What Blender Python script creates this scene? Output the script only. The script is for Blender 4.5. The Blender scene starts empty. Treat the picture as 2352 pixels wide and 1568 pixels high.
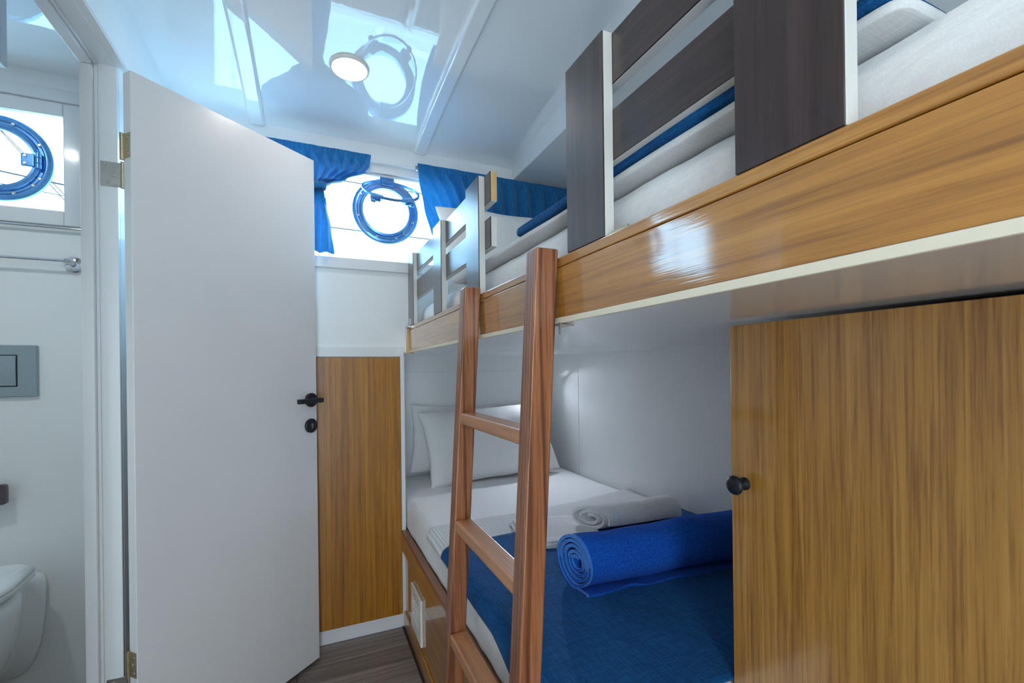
import bpy, bmesh, math, random
from mathutils import Vector, Matrix, noise

random.seed(7)
SC = bpy.context.scene
COL = SC.collection
PI = math.pi

# ------------------------------------------------------------------ camera
HC = 1.12
PSI = math.radians(23.9)
RHO = 0.012
FPX = 1040.0
cam_d = bpy.data.cameras.new('camera')
cam = bpy.data.objects.new('camera', cam_d)
COL.objects.link(cam)
cam_d.sensor_width = 36.0
cam_d.lens = 36.0 * FPX / 2352.0
cam_d.shift_y = (848.0 - 784.0) / 2352.0
cam_d.clip_start = 0.01
cam.matrix_world = Matrix.Translation((0, 0, HC)) @ Matrix.Rotation(-PSI, 4, 'Z') @ Matrix.Rotation(PI / 2, 4, 'X') @ Matrix.Rotation(-RHO, 4, 'Z')
SC.camera = cam

# ------------------------------------------------------------------ world, light, exposure
SKY = (0.72, 0.88, 1.0)
SKY_STRENGTH = 11.0
LAMP_COLOR = (1.0, 0.93, 0.84)
LAMP_STRENGTH = 45.0
EXPOSURE = 0.12
wd = bpy.data.worlds.new('sky')
SC.world = wd
wd.use_nodes = True
bg = wd.node_tree.nodes['Background']
bg.inputs[0].default_value = (*SKY, 1)
bg.inputs[1].default_value = SKY_STRENGTH
vs = SC.view_settings
vs.view_transform = 'Standard'
vs.look = 'None'
vs.gamma = 1.0
vs.use_curve_mapping = False
vs.exposure = EXPOSURE
try:
    SC.cycles.use_denoising = True
    SC.cycles.max_bounces = 12
    SC.cycles.diffuse_bounces = 6
    SC.cycles.glossy_bounces = 5
    SC.cycles.transparent_max_bounces = 12
    SC.cycles.caustics_reflective = False
    SC.cycles.caustics_refractive = False
    SC.cycles.sample_clamp_indirect = 6.0
except Exception:
    pass


def portal(x0, x1, z0, z1, y, rx=-PI / 2):
    ld = bpy.data.lights.new('window_portal', 'AREA')
    ld.shape = 'RECTANGLE'
    ld.size = x1 - x0
    ld.size_y = z1 - z0
    ld.cycles.is_portal = True
    o = bpy.data.objects.new('window_portal', ld)
    COL.objects.link(o)
    o.location = ((x0 + x1) / 2, y, (z0 + z1) / 2)
    o.rotation_euler = (rx, 0, 0)


W1 = (-0.34, 0.64, 1.595, 1.975)
W2 = (-1.45, -0.758, 1.672, 1.99)  # bathroom window, its unseen left part widened to let in more daylight
YB = 2.017
portal(W1[0], W1[1], W1[2], W1[3], YB + 0.07)
portal(W2[0], W2[1], W2[2], W2[3], YB + 0.07)
FILL_OPENING = (-0.40, -0.06, 0.0, 1.95)   # unseen opening added in the rear wall to let in fill daylight
portal(FILL_OPENING[0], FILL_OPENING[1], FILL_OPENING[2], FILL_OPENING[3], -1.06, PI / 2)

# ------------------------------------------------------------------ materials


def newmat(name):
    m = bpy.data.materials.new(name)
    m.use_nodes = True
    nt = m.node_tree
    b = nt.nodes['Principled BSDF']
    return m, nt, b


def node(nt, t, **kw):
    n = nt.nodes.new(t)
    for k, v in kw.items():
        setattr(n, k, v)
    return n


def coords(nt, scale=(1, 1, 1), loc=(0, 0, 0), rot=(0, 0, 0)):
    tc = node(nt, 'ShaderNodeTexCoord')
    mp = node(nt, 'ShaderNodeMapping')
    mp.inputs['Scale'].default_value = scale
    mp.inputs['Location'].default_value = loc
    mp.inputs['Rotation'].default_value = rot
    nt.links.new(tc.outputs['Object'], mp.inputs['Vector'])
    return mp.outputs['Vector']


def ramp(nt, fac, stops):
    r = node(nt, 'ShaderNodeValToRGB')
    el = r.color_ramp.elements
    while len(el) < len(stops):
        el.new(0.5)
    for e, (p, c) in zip(el, stops):
        e.position = p
        e.color = (*c, 1) if len(c) == 3 else c
    nt.links.new(fac, r.inputs['Fac'])
    return r.outputs['Color']


def noise_tex(nt, vec, scale, detail=4, rough=0.55, dist=0.0):
    n = node(nt, 'ShaderNodeTexNoise')
    n.inputs['Scale'].default_value = scale
    n.inputs['Detail'].default_value = detail
    n.inputs['Roughness'].default_value = rough
    n.inputs['Distortion'].default_value = dist
    nt.links.new(vec, n.inputs['Vector'])
    return n.outputs['Fac']


def bump(nt, b, h, strength, dist=0.002, coat=False):
    bp = node(nt, 'ShaderNodeBump')
    bp.inputs['Strength'].default_value = strength
    bp.inputs['Distance'].default_value = dist
    nt.links.new(h, bp.inputs['Height'])
    nt.links.new(bp.outputs['Normal'], b.inputs['Normal'])
    if coat:
        nt.links.new(bp.outputs['Normal'], b.inputs['Coat Normal'])
    return bp


def mixc(nt, a, bcol, fac, mode='MULTIPLY'):
    m = node(nt, 'ShaderNodeMix', data_type='RGBA', blend_type=mode)
    if isinstance(fac, (int, float)):
        m.inputs['Factor'].default_value = fac
    else:
        nt.links.new(fac, m.inputs['Factor'])
    for s, v in ((6, a), (7, bcol)):
        if isinstance(v, tuple):
            m.inputs[s].default_value = (*v, 1)
        else:
            nt.links.new(v, m.inputs[s])
    return m.outputs[2]


def paint(name, col, rough=0.35, coat=0.0, coat_rough=0.05, coat_ior=1.5, peel=0.0, mottle=0.03):
    m, nt, b = newmat(name)
    v = coords(nt)
    n = noise_tex(nt, v, 3.0, 3)
    c2 = tuple(min(1, x * (1 - mottle)) for x in col)
    nt.links.new(ramp(nt, n, [(0.3, c2), (0.7, col)]), b.inputs['Base Color'])
    b.inputs['Roughness'].default_value = rough
    b.inputs['Coat Weight'].default_value = coat
    b.inputs['Coat Roughness'].default_value = coat_rough
    b.inputs['Coat IOR'].default_value = coat_ior
    if peel:
        n2 = noise_tex(nt, v, 45.0, 2)
        bump(nt, b, n2, peel, 0.001, coat=True)
    return m


def wood(name, dark, mid, light, axis, grain=1.0, coat=1.0, coat_rough=0.08, rough=0.4, pores=0.5, rings=0.0, coat_ior=1.5, bumpy=0.15, ring_scale=1.3, s_long=1.1, s_cross=28.0):
    m, nt, b = newmat(name)
    s = [s_cross * grain] * 3
    s['xyz'.index(axis)] = s_long * grain
    v = coords(nt, tuple(s))
    n1 = noise_tex(nt, v, 1.0, 5, 0.6, 0.6)
    col = ramp(nt, n1, [(0.25, dark), (0.5, mid), (0.75, light)])
    s2 = [190.0 * grain] * 3
    s2['xyz'.index(axis)] = 5.0 * grain
    v2 = coords(nt, tuple(s2))
    n2 = noise_tex(nt, v2, 1.0, 3, 0.7)
    p = ramp(nt, n2, [(0.34, (0.45, 0.36, 0.28)), (0.54, (1, 1, 1))])
    col = mixc(nt, col, p, pores)
    if rings:
        s3 = [9.0 * grain] * 3
        s3['xyz'.index(axis)] = 0.55 * grain
        v3 = coords(nt, tuple(s3), loc=(0.3, 0.1, 0.7))
        w = node(nt, 'ShaderNodeTexWave', wave_type='RINGS', rings_direction=axis.upper())
        w.inputs['Scale'].default_value = ring_scale
        w.inputs['Distortion'].default_value = 3.5
        w.inputs['Detail'].default_value = 2.0
        w.inputs['Detail Scale'].default_value = 0.8
        nt.links.new(v3, w.inputs['Vector'])
        rr = ramp(nt, w.outputs['Fac'], [(0.0, (0.35, 0.25, 0.2)), (0.22, (1, 1, 1))])
        col = mixc(nt, col, rr, rings)
    nt.links.new(col, b.inputs['Base Color'])
    b.inputs['Roughness'].default_value = rough
    b.inputs['Coat Weight'].default_value = coat
    b.inputs['Coat Roughness'].default_value = coat_rough
    b.inputs['Coat IOR'].default_value = coat_ior
    if bumpy:
        bp = bump(nt, b, n2, bumpy, 0.0006, coat=True)
    return m


def fabric(name, c1, c2, scale=900.0, bump_s=0.4, rough=0.9, sheen=0.3, transl=0.0, slub=True, big=0.0):
    m, nt, b = newmat(name)
    va = coords(nt, (scale, scale * 0.06, scale * 0.06))
    vb = coords(nt, (scale * 0.06, scale, scale))
    na = noise_tex(nt, va, 1.0, 3)
    nb = noise_tex(nt, vb, 1.0, 3)
    mx = node(nt, 'ShaderNodeMath', operation='MULTIPLY')
    nt.links.new(na, mx.inputs[0])
    nt.links.new(nb, mx.inputs[1])
    col = ramp(nt, mx.outputs[0], [(0.12, c1), (0.42, c2)])
    if big:
        nn = noise_tex(nt, coords(nt), 9.0, 3)
        col = mixc(nt, col, ramp(nt, nn, [(0.35, (0.6, 0.6, 0.6)), (0.65, (1, 1, 1))]), big)
    nt.links.new(col, b.inputs['Base Color'])
    b.inputs['Roughness'].default_value = rough
    b.inputs['Sheen Weight'].default_value = sheen
    b.inputs['Specular IOR Level'].default_value = 0.2
    bump(nt, b, mx.outputs[0], bump_s, 0.001)
    if transl:
        tr = node(nt, 'ShaderNodeBsdfTranslucent')
        nt.links.new(col, tr.inputs['Color'])
        ms = node(nt, 'ShaderNodeMixShader')
        ms.inputs[0].default_value = transl
        nt.links.new(b.outputs[0], ms.inputs[1])
        nt.links.new(tr.outputs[0], ms.inputs[2])
        nt.links.new(ms.outputs[0], nt.nodes['Material Output'].inputs['Surface'])
    return m


def terry(name, c1, c2, scale=260.0, strength=0.9, dist=0.004):
    m, nt, b = newmat(name)
    v = coords(nt)
    n = noise_tex(nt, v, scale, 3, 0.7)
    nt.links.new(ramp(nt, n, [(0.3, c1), (0.65, c2)]), b.inputs['Base Color'])
    b.inputs['Roughness'].default_value = 1.0
    b.inputs['Sheen Weight'].default_value = 0.04
    b.inputs['Specular IOR Level'].default_value = 0.1
    bump(nt, b, n, strength, dist)
    return m


def metal(name, col, rough=0.2, metallic=1.0):
    m, nt, b = newmat(name)
    n = noise_tex(nt, coords(nt), 60.0, 2)
    nt.links.new(ramp(nt, n, [(0.3, tuple(c * 0.85 for c in col)), (0.7, col)]), b.inputs['Base Color'])
    b.inputs['Metallic'].default_value = metallic
    b.inputs['Roughness'].default_value = rough
    return m


def thin_glass(name, tint, refl_rough=0.0):
    m, nt, b = newmat(name)
    nt.nodes.remove(b)
    t = node(nt, 'ShaderNodeBsdfTransparent')
    t.inputs[0].default_value = (*tint, 1)
    g = node(nt, 'ShaderNodeBsdfGlossy')
    g.inputs['Roughness'].default_value = refl_rough
    fr = node(nt, 'ShaderNodeFresnel')
    ge = node(nt, 'ShaderNodeNewGeometry')
    mr = node(nt, 'ShaderNodeMapRange')
    mr.inputs['To Min'].default_value = 1.45
    mr.inputs['To Max'].default_value = 1 / 1.45
    nt.links.new(ge.outputs['Backfacing'], mr.inputs['Value'])
    nt.links.new(mr.outputs[0], fr.inputs[0])
    ms = node(nt, 'ShaderNodeMixShader')
    nt.links.new(fr.outputs[0], ms.inputs[0])
    nt.links.new(t.outputs[0], ms.inputs[1])
    nt.links.new(g.outputs[0], ms.inputs[2])
    nt.links.new(ms.outputs[0], nt.nodes['Material Output'].inputs['Surface'])
    return m


M = {}
M['wall'] = paint('white_gloss_wall_paint', (0.86, 0.87, 0.86), 0.35, 0.4, 0.12)
M['ceil'] = paint('white_enamel_ceiling', (0.88, 0.90, 0.91), 0.4, 1.0, 0.025, 2.1, peel=0.05)
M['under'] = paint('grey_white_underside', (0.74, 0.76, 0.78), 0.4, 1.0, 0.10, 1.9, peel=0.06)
M['door'] = paint('satin_white_door', (0.78, 0.77, 0.77), 0.35, 0.35, 0.18, peel=0.04)
M['trim'] = paint('white_trim_paint', (0.80, 0.81, 0.81), 0.3, 0.5, 0.1)
M['cream'] = paint('cream_edge', (0.80, 0.72, 0.56), 0.5)
M['rawwood'] = wood('raw_pine_edge', (0.55, 0.34, 0.12), (0.66, 0.43, 0.17), (0.72, 0.5, 0.22), 'z', coat=0.1)
M['oak_y'] = wood('varnished_oak_lengthwise', (0.28, 0.105, 0.013), (0.46, 0.195, 0.026), (0.58, 0.275, 0.05), 'y', 1.0, 1.0, 0.07, pores=0.6, s_cross=45.0, coat_ior=1.7)
M['oak_z'] = wood('varnished_oak_upright', (0.30, 0.13, 0.020), (0.40, 0.185, 0.030), (0.50, 0.255, 0.055), 'z', 0.9, 1.0, 0.12, pores=0.75, coat_ior=1.55, s_cross=120.0, s_long=0.7)
M['teak_z'] = wood('orange_teak_veneer', (0.25, 0.088, 0.002), (0.43, 0.165, 0.004), (0.53, 0.225, 0.010), 'z', 1.2, 0.6, 0.12, pores=0.5, rings=0.3)
M['pine_z'] = wood('red_brown_pine_upright', (0.20, 0.062, 0.022), (0.33, 0.118, 0.045), (0.46, 0.19, 0.085), 'z', 1.3, 0.5, 0.22, rings=0.9, pores=0.8, ring_scale=2.6)
M['pine_y'] = wood('red_brown_pine_rung', (0.38, 0.14, 0.05), (0.52, 0.22, 0.09), (0.62, 0.31, 0.14), 'y', 1.3, 0.7, 0.2, rings=0.2, pores=0.3)
M['worn'] = wood('worn_brown_cap', (0.16, 0.055, 0.025), (0.26, 0.10, 0.05), (0.36, 0.16, 0.09), 'y', 1.3, 0.3, 0.3)
M['wenge'] = wood('dark_wenge_laminate', (0.018, 0.011, 0.010), (0.042, 0.024, 0.022), (0.075, 0.042, 0.040), 'z', 1.6, 0.5, 0.2, rough=0.35, pores=0.5, coat_ior=1.45)
M['wenge_y'] = wood('dark_wenge_laminate_rail', (0.018, 0.011, 0.010), (0.042, 0.024, 0.022), (0.075, 0.042, 0.040), 'y', 1.6, 0.5, 0.2, rough=0.35, pores=0.5, coat_ior=1.45)
M['white_edge'] = paint('white_laminate_edge', (0.66, 0.64, 0.60), 0.4)
M['vinyl'] = wood('grey_brown_vinyl_plank', (0.12, 0.095, 0.085), (0.23, 0.19, 0.172), (0.33, 0.28, 0.255), 'x', 1.0, 0.15, 0.35, rough=0.5, pores=0.5, rings=0.35)
M['black_gap'] = paint('flat_gap_black', (0.012, 0.011, 0.011), 0.8)  # flat black standing in for the dark inside gaps, joints and slots
M['sheet'] = fabric('white_cotton_sheet', (0.72, 0.72, 0.72), (0.84, 0.84, 0.83), 700, 0.12)
M['pillow'] = fabric('white_pillowcase', (0.74, 0.74, 0.73), (0.85, 0.84, 0.82), 700, 0.12)
M['greyfold'] = fabric('pale_grey_blanket', (0.62, 0.62, 0.62), (0.76, 0.75, 0.74), 500, 0.5)
M['navy'] = fabric('navy_woven_throw', (0.003, 0.048, 0.155), (0.008, 0.125, 0.35), 520, 0.5, sheen=0.03, big=0.3)
M['curtain'] = fabric('blue_linen_curtain', (0.010, 0.12, 0.32), (0.030, 0.26, 0.56), 620, 0.4, sheen=0.3, transl=0.22)
M['blue_terry'] = terry('blue_terry_towel', (0.003, 0.05, 0.32), (0.010, 0.13, 0.64))
M['blue_hem'] = fabric('blue_towel_hem', (0.02, 0.14, 0.5), (0.05, 0.26, 0.75), 800, 0.4)
M['white_terry'] = terry('white_terry_towel', (0.72, 0.71, 0.70), (0.90, 0.89, 0.88), 260, 0.9, 0.0025)
M['white_band'] = fabric('white_towel_band', (0.68, 0.69, 0.72), (0.82, 0.82, 0.84), 700, 0.4)
M['black'] = metal('matt_black_metal', (0.012, 0.016, 0.024), 0.4, 0.3)
M['steel'] = metal('brushed_steel', (0.55, 0.52, 0.48), 0.3)
M['brass'] = metal('pale_brass_steel', (0.62, 0.53, 0.36), 0.3)
M['chrome'] = metal('chrome', (0.72, 0.74, 0.76), 0.08)
M['porthole'] = metal('blue_grey_porthole_metal', (0.16, 0.40, 0.78), 0.28, 0.75)
M['bolt'] = metal('bright_bolt', (0.85, 0.88, 0.9), 0.25)
M['porcelain'] = paint('white_porcelain', (0.80, 0.83, 0.83), 0.12, 0.6, 0.04)
M['seat'] = paint('white_toilet_seat', (0.82, 0.86, 0.87), 0.2, 0.3, 0.05)
M['greyplastic'] = paint('grey_plastic', (0.30, 0.37, 0.40), 0.3, 0.2)
M['brownplastic'] = paint('dark_brown_plastic', (0.09, 0.065, 0.07), 0.35, 0.3)
M['whiteplastic'] = paint('white_plastic', (0.82, 0.81, 0.76), 0.35, 0.2)
M['greywhite'] = paint('pale_grey_metal_frame', (0.62, 0.63, 0.68), 0.35, 0.2)
M['brownframe'] = paint('brown_cabinet_side', (0.30, 0.17, 0.09), 0.4, 0.2)
M['glass'] = thin_glass('window_glass', (0.52, 0.80, 1.0))
M['disc_glass'] = thin_glass('porthole_glass', (0.72, 0.93, 1.0))
M['hull'] = paint('white_hull_outside', (0.85, 0.88, 0.9), 0.5)
M['rope'] = paint('dark_blue_grey_rope', (0.008, 0.018, 0.03), 0.9)
# waffle cotton
m, nt, b = newmat('white_waffle_cotton')
v = coords(nt)
sep = node(nt, 'ShaderNodeSeparateXYZ')
nt.links.new(v, sep.inputs[0])
outs = []
for i in (0, 1):
    mu = node(nt, 'ShaderNodeMath', operation='MULTIPLY')
    mu.inputs[1].default_value = 2 * PI / 0.0095
    nt.links.new(sep.outputs[i], mu.inputs[0])
    sn = node(nt, 'ShaderNodeMath', operation='SINE')
    nt.links.new(mu.outputs[0], sn.inputs[0])
    outs.append(sn)
mxx = node(nt, 'ShaderNodeMath', operation='MAXIMUM')
nt.links.new(outs[0].outputs[0], mxx.inputs[0])
nt.links.new(outs[1].outputs[0], mxx.inputs[1])
nt.links.new(ramp(nt, mxx.outputs[0], [(0.0, (0.60, 0.61, 0.61)), (0.7, (0.83, 0.83, 0.82))]), b.inputs['Base Color'])
b.inputs['Roughness'].default_value = 0.9
bump(nt, b, mxx.outputs[0], 0.8, 0.002)
M['waffle'] = m
# lamp
m, nt, b = newmat('lamp_diffuser')
b.inputs['Base Color'].default_value = (0.9, 0.9, 0.9, 1)
b.inputs['Emission Color'].default_value = (*LAMP_COLOR, 1)
b.inputs['Emission Strength'].default_value = LAMP_STRENGTH
M['lamp'] = m
M['lamp_bath'] = m.copy()
M['lamp_bath'].node_tree.nodes['Principled BSDF'].inputs['Emission Strength'].default_value = LAMP_STRENGTH * 3.8
M['lamp_bath'].node_tree.nodes['Principled BSDF'].inputs['Emission Color'].default_value = (0.90, 0.97, 1.0, 1)
M['lamp_rear'] = m.copy()
M['lamp_rear'].node_tree.nodes['Principled BSDF'].inputs['Emission Strength'].default_value = LAMP_STRENGTH * 1.2

# ------------------------------------------------------------------ builders


def root_loc(o):
    l = Vector((0, 0, 0))
    while o is not None:
        l += o.location
        o = o.parent
    return l


class MB:
    def __init__(self):
        self.bm = bmesh.new()
        self.M = Matrix.Identity(4)

    def v(self, p):
        return self.bm.verts.new(self.M @ Vector(p))

    def box(self, x0, x1, y0, y1, z0, z1):
        vs_ = [self.v(p) for p in ((x0, y0, z0), (x1, y0, z0), (x1, y1, z0), (x0, y1, z0), (x0, y0, z1), (x1, y0, z1), (x1, y1, z1), (x0, y1, z1))]
        for f in ((0, 3, 2, 1), (4, 5, 6, 7), (0, 1, 5, 4), (1, 2, 6, 5), (2, 3, 7, 6), (3, 0, 4, 7)):
            self.bm.faces.new([vs_[i] for i in f])
        return self

    def hexa(self, pts):
        vs_ = [self.v(p) for p in pts]
        for f in ((0, 3, 2, 1), (4, 5, 6, 7), (0, 1, 5, 4), (1, 2, 6, 5), (2, 3, 7, 6), (3, 0, 4, 7)):
            self.bm.faces.new([vs_[i] for i in f])
        return self

    def loft(self, rings, cap=True, closed=True):
        R = [[self.v(p) for p in r] for r in rings]
        n = len(R[0])
        for a, c in zip(R, R[1:]):
            for i in range(n if closed else n - 1):
                j = (i + 1) % n
                self.bm.faces.new((a[i], a[j], c[j], c[i]))
        if cap and closed:
            self.bm.faces.new(R[0][::-1])
            self.bm.faces.new(R[-1])
        return self

    def lathe(self, prof, center, axis='y', seg=32, closed=False, cap=True):
        """prof: list of (radius, offset along axis)."""
        c = Vector(center)
        rings = []
        for r, h in prof:
            ring = []
            for k in range(seg):
                a = 2 * PI * k / seg
                ca, sa = r * math.cos(a), r * math.sin(a)
                ring.append(c + Vector({'x': (h, ca, sa), 'y': (ca, h, sa), 'z': (ca, sa, h)}[axis]))
            rings.append(ring)
        if closed:
            rings.append(rings[0])
            R = [[self.v(p) for p in r] for r in rings[:-1]]
            R.append(R[0])
            for a_, c_ in zip(R, R[1:]):
                for i in range(seg):
                    j = (i + 1) % seg
                    self.bm.faces.new((a_[i], a_[j], c_[j], c_[i]))
        else:
            self.loft(rings, cap)
        return self

    def tube(self, pts, r, seg=8, cap=True):
        pts = [Vector(p) for p in pts]
        rings = []
        for i, p in enumerate(pts):
            t = (pts[min(i + 1, len(pts) - 1)] - pts[max(i - 1, 0)]).normalized()
            u = t.orthogonal().normalized() if i == 0 else (u - t * u.dot(t)).normalized()
            w = t.cross(u)
            rr = r[i] if isinstance(r, (list, tuple)) else r
            rings.append([p + u * (rr * math.cos(2 * PI * k / seg)) + w * (rr * math.sin(2 * PI * k / seg)) for k in range(seg)])
        return self.loft(rings, cap)

    def grid(self, fn, nu, nv):
        V = [[self.v(fn(i / nu, j / nv)) for j in range(nv + 1)] for i in range(nu + 1)]
        for i in range(nu):
            for j in range(nv):
                self.bm.faces.new((V[i][j], V[i + 1][j], V[i + 1][j + 1], V[i][j + 1]))
        return self

    def build(self, name, mat, parent=None, bevel=0.0, seg=2, smooth=None, subsurf=0, solid=0.0, weld=False):
        bm = self.bm
        if weld:
            bmesh.ops.remove_doubles(bm, verts=bm.verts, dist=1e-5)
        bmesh.ops.recalc_face_normals(bm, faces=bm.faces)
        off = root_loc(parent) if parent is not None else Vector((0, 0, 0))
        if off.length > 0:
            bmesh.ops.translate(bm, verts=bm.verts, vec=-off)
        me = bpy.data.meshes.new(name)
        bm.to_mesh(me)
        bm.free()
        mats = mat if isinstance(mat, (list, tuple)) else [mat]
        for mm in mats:
            me.materials.append(mm)
        o = bpy.data.objects.new(name, me)
        COL.objects.link(o)
        if parent is not None:
            o.parent = parent
        if smooth is not None:
            me.shade_smooth()
            if smooth < 180:
                me.set_sharp_from_angle(angle=math.radians(smooth))
        if solid:
            md = o.modifiers.new('thickness', 'SOLIDIFY')
            md.thickness = solid
            md.offset = 0
        if bevel:
            md = o.modifiers.new('bevel', 'BEVEL')
            md.width = bevel
            md.segments = seg
            md.limit_method = 'ANGLE'
            md.angle_limit = math.radians(40)
            md.harden_normals = True
            me.shade_smooth()
            me.set_sharp_from_angle(angle=math.radians(50))
        if subsurf:
            md = o.modifiers.new('subsurf', 'SUBSURF')
            md.levels = subsurf
            md.render_levels = subsurf
        return o


def B(name, mat, box, parent=None, bevel=0.002, seg=2):
    return MB().box(*box).build(name, mat, parent, bevel, seg)


def tag(o, label=None, cat=None, group=None, kind=None):
    if label:
        o['label'] = label
    if cat:
        o['category'] = cat
    if group:
        o['group'] = group
    if kind:
        o['kind'] = kind
    return o


def thing(name, loc, label=None, cat=None, group=None, kind=None):
    o = bpy.data.objects.new(name, None)
    o.empty_display_size = 0.05
    COL.objects.link(o)
    o.location = loc
    return tag(o, label, cat, group, kind)


def struct(o, label=None, cat=None):
    return tag(o, label, cat, kind='structure')


def nz(x, y, z, s=1.0):
    return noise.noise(Vector((x * s, y * s, z * s)))


# ------------------------------------------------------------------ shell
XR = 1.335      # hull side wall beside the bunks
YH = 2.50       # head wall of the lower bunk niche
XB = 0.394      # front face of the upper bunk
ZU = 1.199      # underside of the upper bunk
XP0, XP1 = -0.535, -0.452   # partition to the bathroom


def zc(y, x=0.0):
    d = max(0.0, YB - y)
    z = 2.095 + 0.042 * (1 - math.exp(-d / 0.22)) + 0.012 * min(d, 1.4)
    return z + (0.038 if x < -0.5 else 0.0)


# floor
fl = struct(MB().box(-1.7, 1.36, -1.0, 2.54, -0.06, -0.008).build('floor', M['black_gap']), 'grey-brown wood plank vinyl floor', 'floor')
yy = 2.022
k = 0
while yy > -1.0:
    w = 0.152
    x = -1.7 - [0.35, 0.8, 0.1, 0.55][k % 4]
    while x < XB:
        x1 = min(x + 1.22, 0.42)
        if x1 > -1.7:
            B('plank', M['vinyl'], (max(x, -1.7) + 0.0006, x1 - 0.0006, yy - w + 0.0006, yy - 0.0006, -0.008, 0.0 - 0.0004 * (k % 2)), fl, 0.0012, 1)
        x += 1.22
    yy -= w
    k += 1

# back wall (cabin and bathroom side) with two window openings and the niche cut out below the upper bunk
T = 0.05
w = MB()
x0, x1 = -1.7, 1.36
for a, bb, c, d in (
    (x0, W2[0], 0, 2.3), (W2[0], W2[1], 0, W2[2]), (W2[0], W2[1], W2[3], 2.3), (W2[1], W1[0], 0, 2.3),
    (W1[0], 0.372, 0, W1[2]), (0.372, W1[1], ZU, W1[2]), (W1[0], W1[1], W1[3], 2.3), (W1[1], x1, ZU, 2.3)):
    w.box(a, bb, YB, YB + T, c, d)
wall_back = struct(w.build('wall_back', M['wall'], weld=False), 'white painted wall with the porthole windows', 'wall')
# niche around the head of the lower bunk
wh = struct(B('wall_niche_head', M['wall'], (0.35, 1.36, YH, YH + 0.04, 0, 1.3), None, 0), 'white head wall deep inside the lower bunk', 'wall')
B('panel', M['wall'], (0.40, 1.135, YH - 0.007, YH, 0.5, 1.112), wh, 0.002)
struct(B('wall_niche_side', M['wall'], (0.340, 0.372, YB + T, YH, 0, 1.3), None, 0), 'white side wall inside the lower bunk niche', 'wall')
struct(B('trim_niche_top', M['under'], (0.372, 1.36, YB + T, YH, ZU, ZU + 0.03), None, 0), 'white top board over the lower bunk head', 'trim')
wr = struct(B('wall_right', M['wall'], (XR + 0.006, XR + 0.05, -1.0, 2.54, 0, 2.3), None, 0), 'white hull side wall beside the bunks', 'wall')
B('panel', M['wall'], (XR, XR + 0.006, -1.0, 2.118, 0.0, 1.23), wr, 0.001, 1)
B('panel', M['wall'], (XR, XR + 0.006, 2.122, YH, 0.0, 1.23), wr, 0.001, 1)
w = MB()
w.box(-1.7, FILL_OPENING[0], -1.05, -1.0, 0, 2.3)
w.box(FILL_OPENING[1], 1.36, -1.05, -1.0, 0, 2.3)
w.box(FILL_OPENING[0], FILL_OPENING[1], -1.05, -1.0, FILL_OPENING[3], 2.3)
struct(w.build('wall_rear', M['wall']), 'white wall behind the camera with an opening added for fill light', 'wall')
struct(B('wall_bathroom_left', M['wall'], (-1.75, -1.7, -1.0, 2.06, 0, 2.3), None, 0), 'white far wall of the bathroom', 'wall')
struct(B('wall_bathroom_near', M['wall'], (-1.7, XP0, 0.25, 0.30, 0, 2.3), None, 0), 'white near wall of the bathroom', 'wall')

# partition with the bathroom doorway
DY0, DY1, DZ = 0.86, 1.545, 1.955
w = MB()
w.box(XP0, -0.467, DY1, YB, 0, DZ)
w.box(XP0, XP1, DY1, YB, DZ, 2.3)
w.box(XP0, XP1, DY0, DY1, DZ, 2.3)
w.box(XP0, XP1, -1.0, DY0, 0, 2.3)
wl = struct(w.build('wall_left', M['wall']), 'white partition between cabin and bathroom', 'wall')

# ceilings


def ceiling(name, xa, xb, lab):
    mb = MB()
    n = 48
    rings = []
    for i in range(n + 1):
        y = -1.0 + (YB + 1.0) * i / n
        z = zc(y, (xa + xb) / 2)
        rings.append([(xa, y, z), (xb, y, z), (xb, y, 2.32), (xa, y, 2.32)])
    mb.loft(rings)
    o = mb.build(name, M['ceil'], None, smooth=30)
    return struct(o, lab, 'ceiling')


ceil1 = ceiling('ceiling', XP1, 1.36, 'glossy white cabin ceiling with two beams')
ceil2 = ceiling('ceiling_bathroom', -1.7, XP0, 'glossy white bathroom ceiling')


def beam(xa, xb, h, y1):
    mb = MB()
    rings = []
    n = 40
    c = 0.008
    for i in range(n + 1):
        y = -0.95 + (y1 + 0.95) * i / n
        z = zc(y) - h
        if i == n:
            z += 0.004
        rings.append([(xa, y, zc(y) + 0.01), (xa, y, z + c), (xa + c, y, z), (xb - c, y, z), (xb, y, z + c), (xb, y, zc(y) + 0.01)])
    mb.loft(rings)
    return mb.build('beam', M['ceil'], ceil1, bevel=0.003)


tag(beam(-0.212, -0.155, 0.016, 2.012), 'white ceiling beam nearer the bathroom door')
tag(beam(0.424, 0.482, 0.016, 2.012), 'white ceiling beam nearer the bunks')
# soffit along the hull side above the upper bunk
mb = MB()
mb.hexa([(0.86, -0.98, 2.03), (1.33, -0.98, 2.03), (1.33, 2.015, 2.046), (0.912, 2.015, 2.046),
         (0.85, -0.98, 2.2), (1.33, -0.98, 2.2), (1.33, 2.015, 2.2), (0.895, 2.015, 2.2)])
tag(mb.build('soffit', M['trim'], ceil1, bevel=0.004), 'boxed-in white soffit above the upper bunk')

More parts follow.
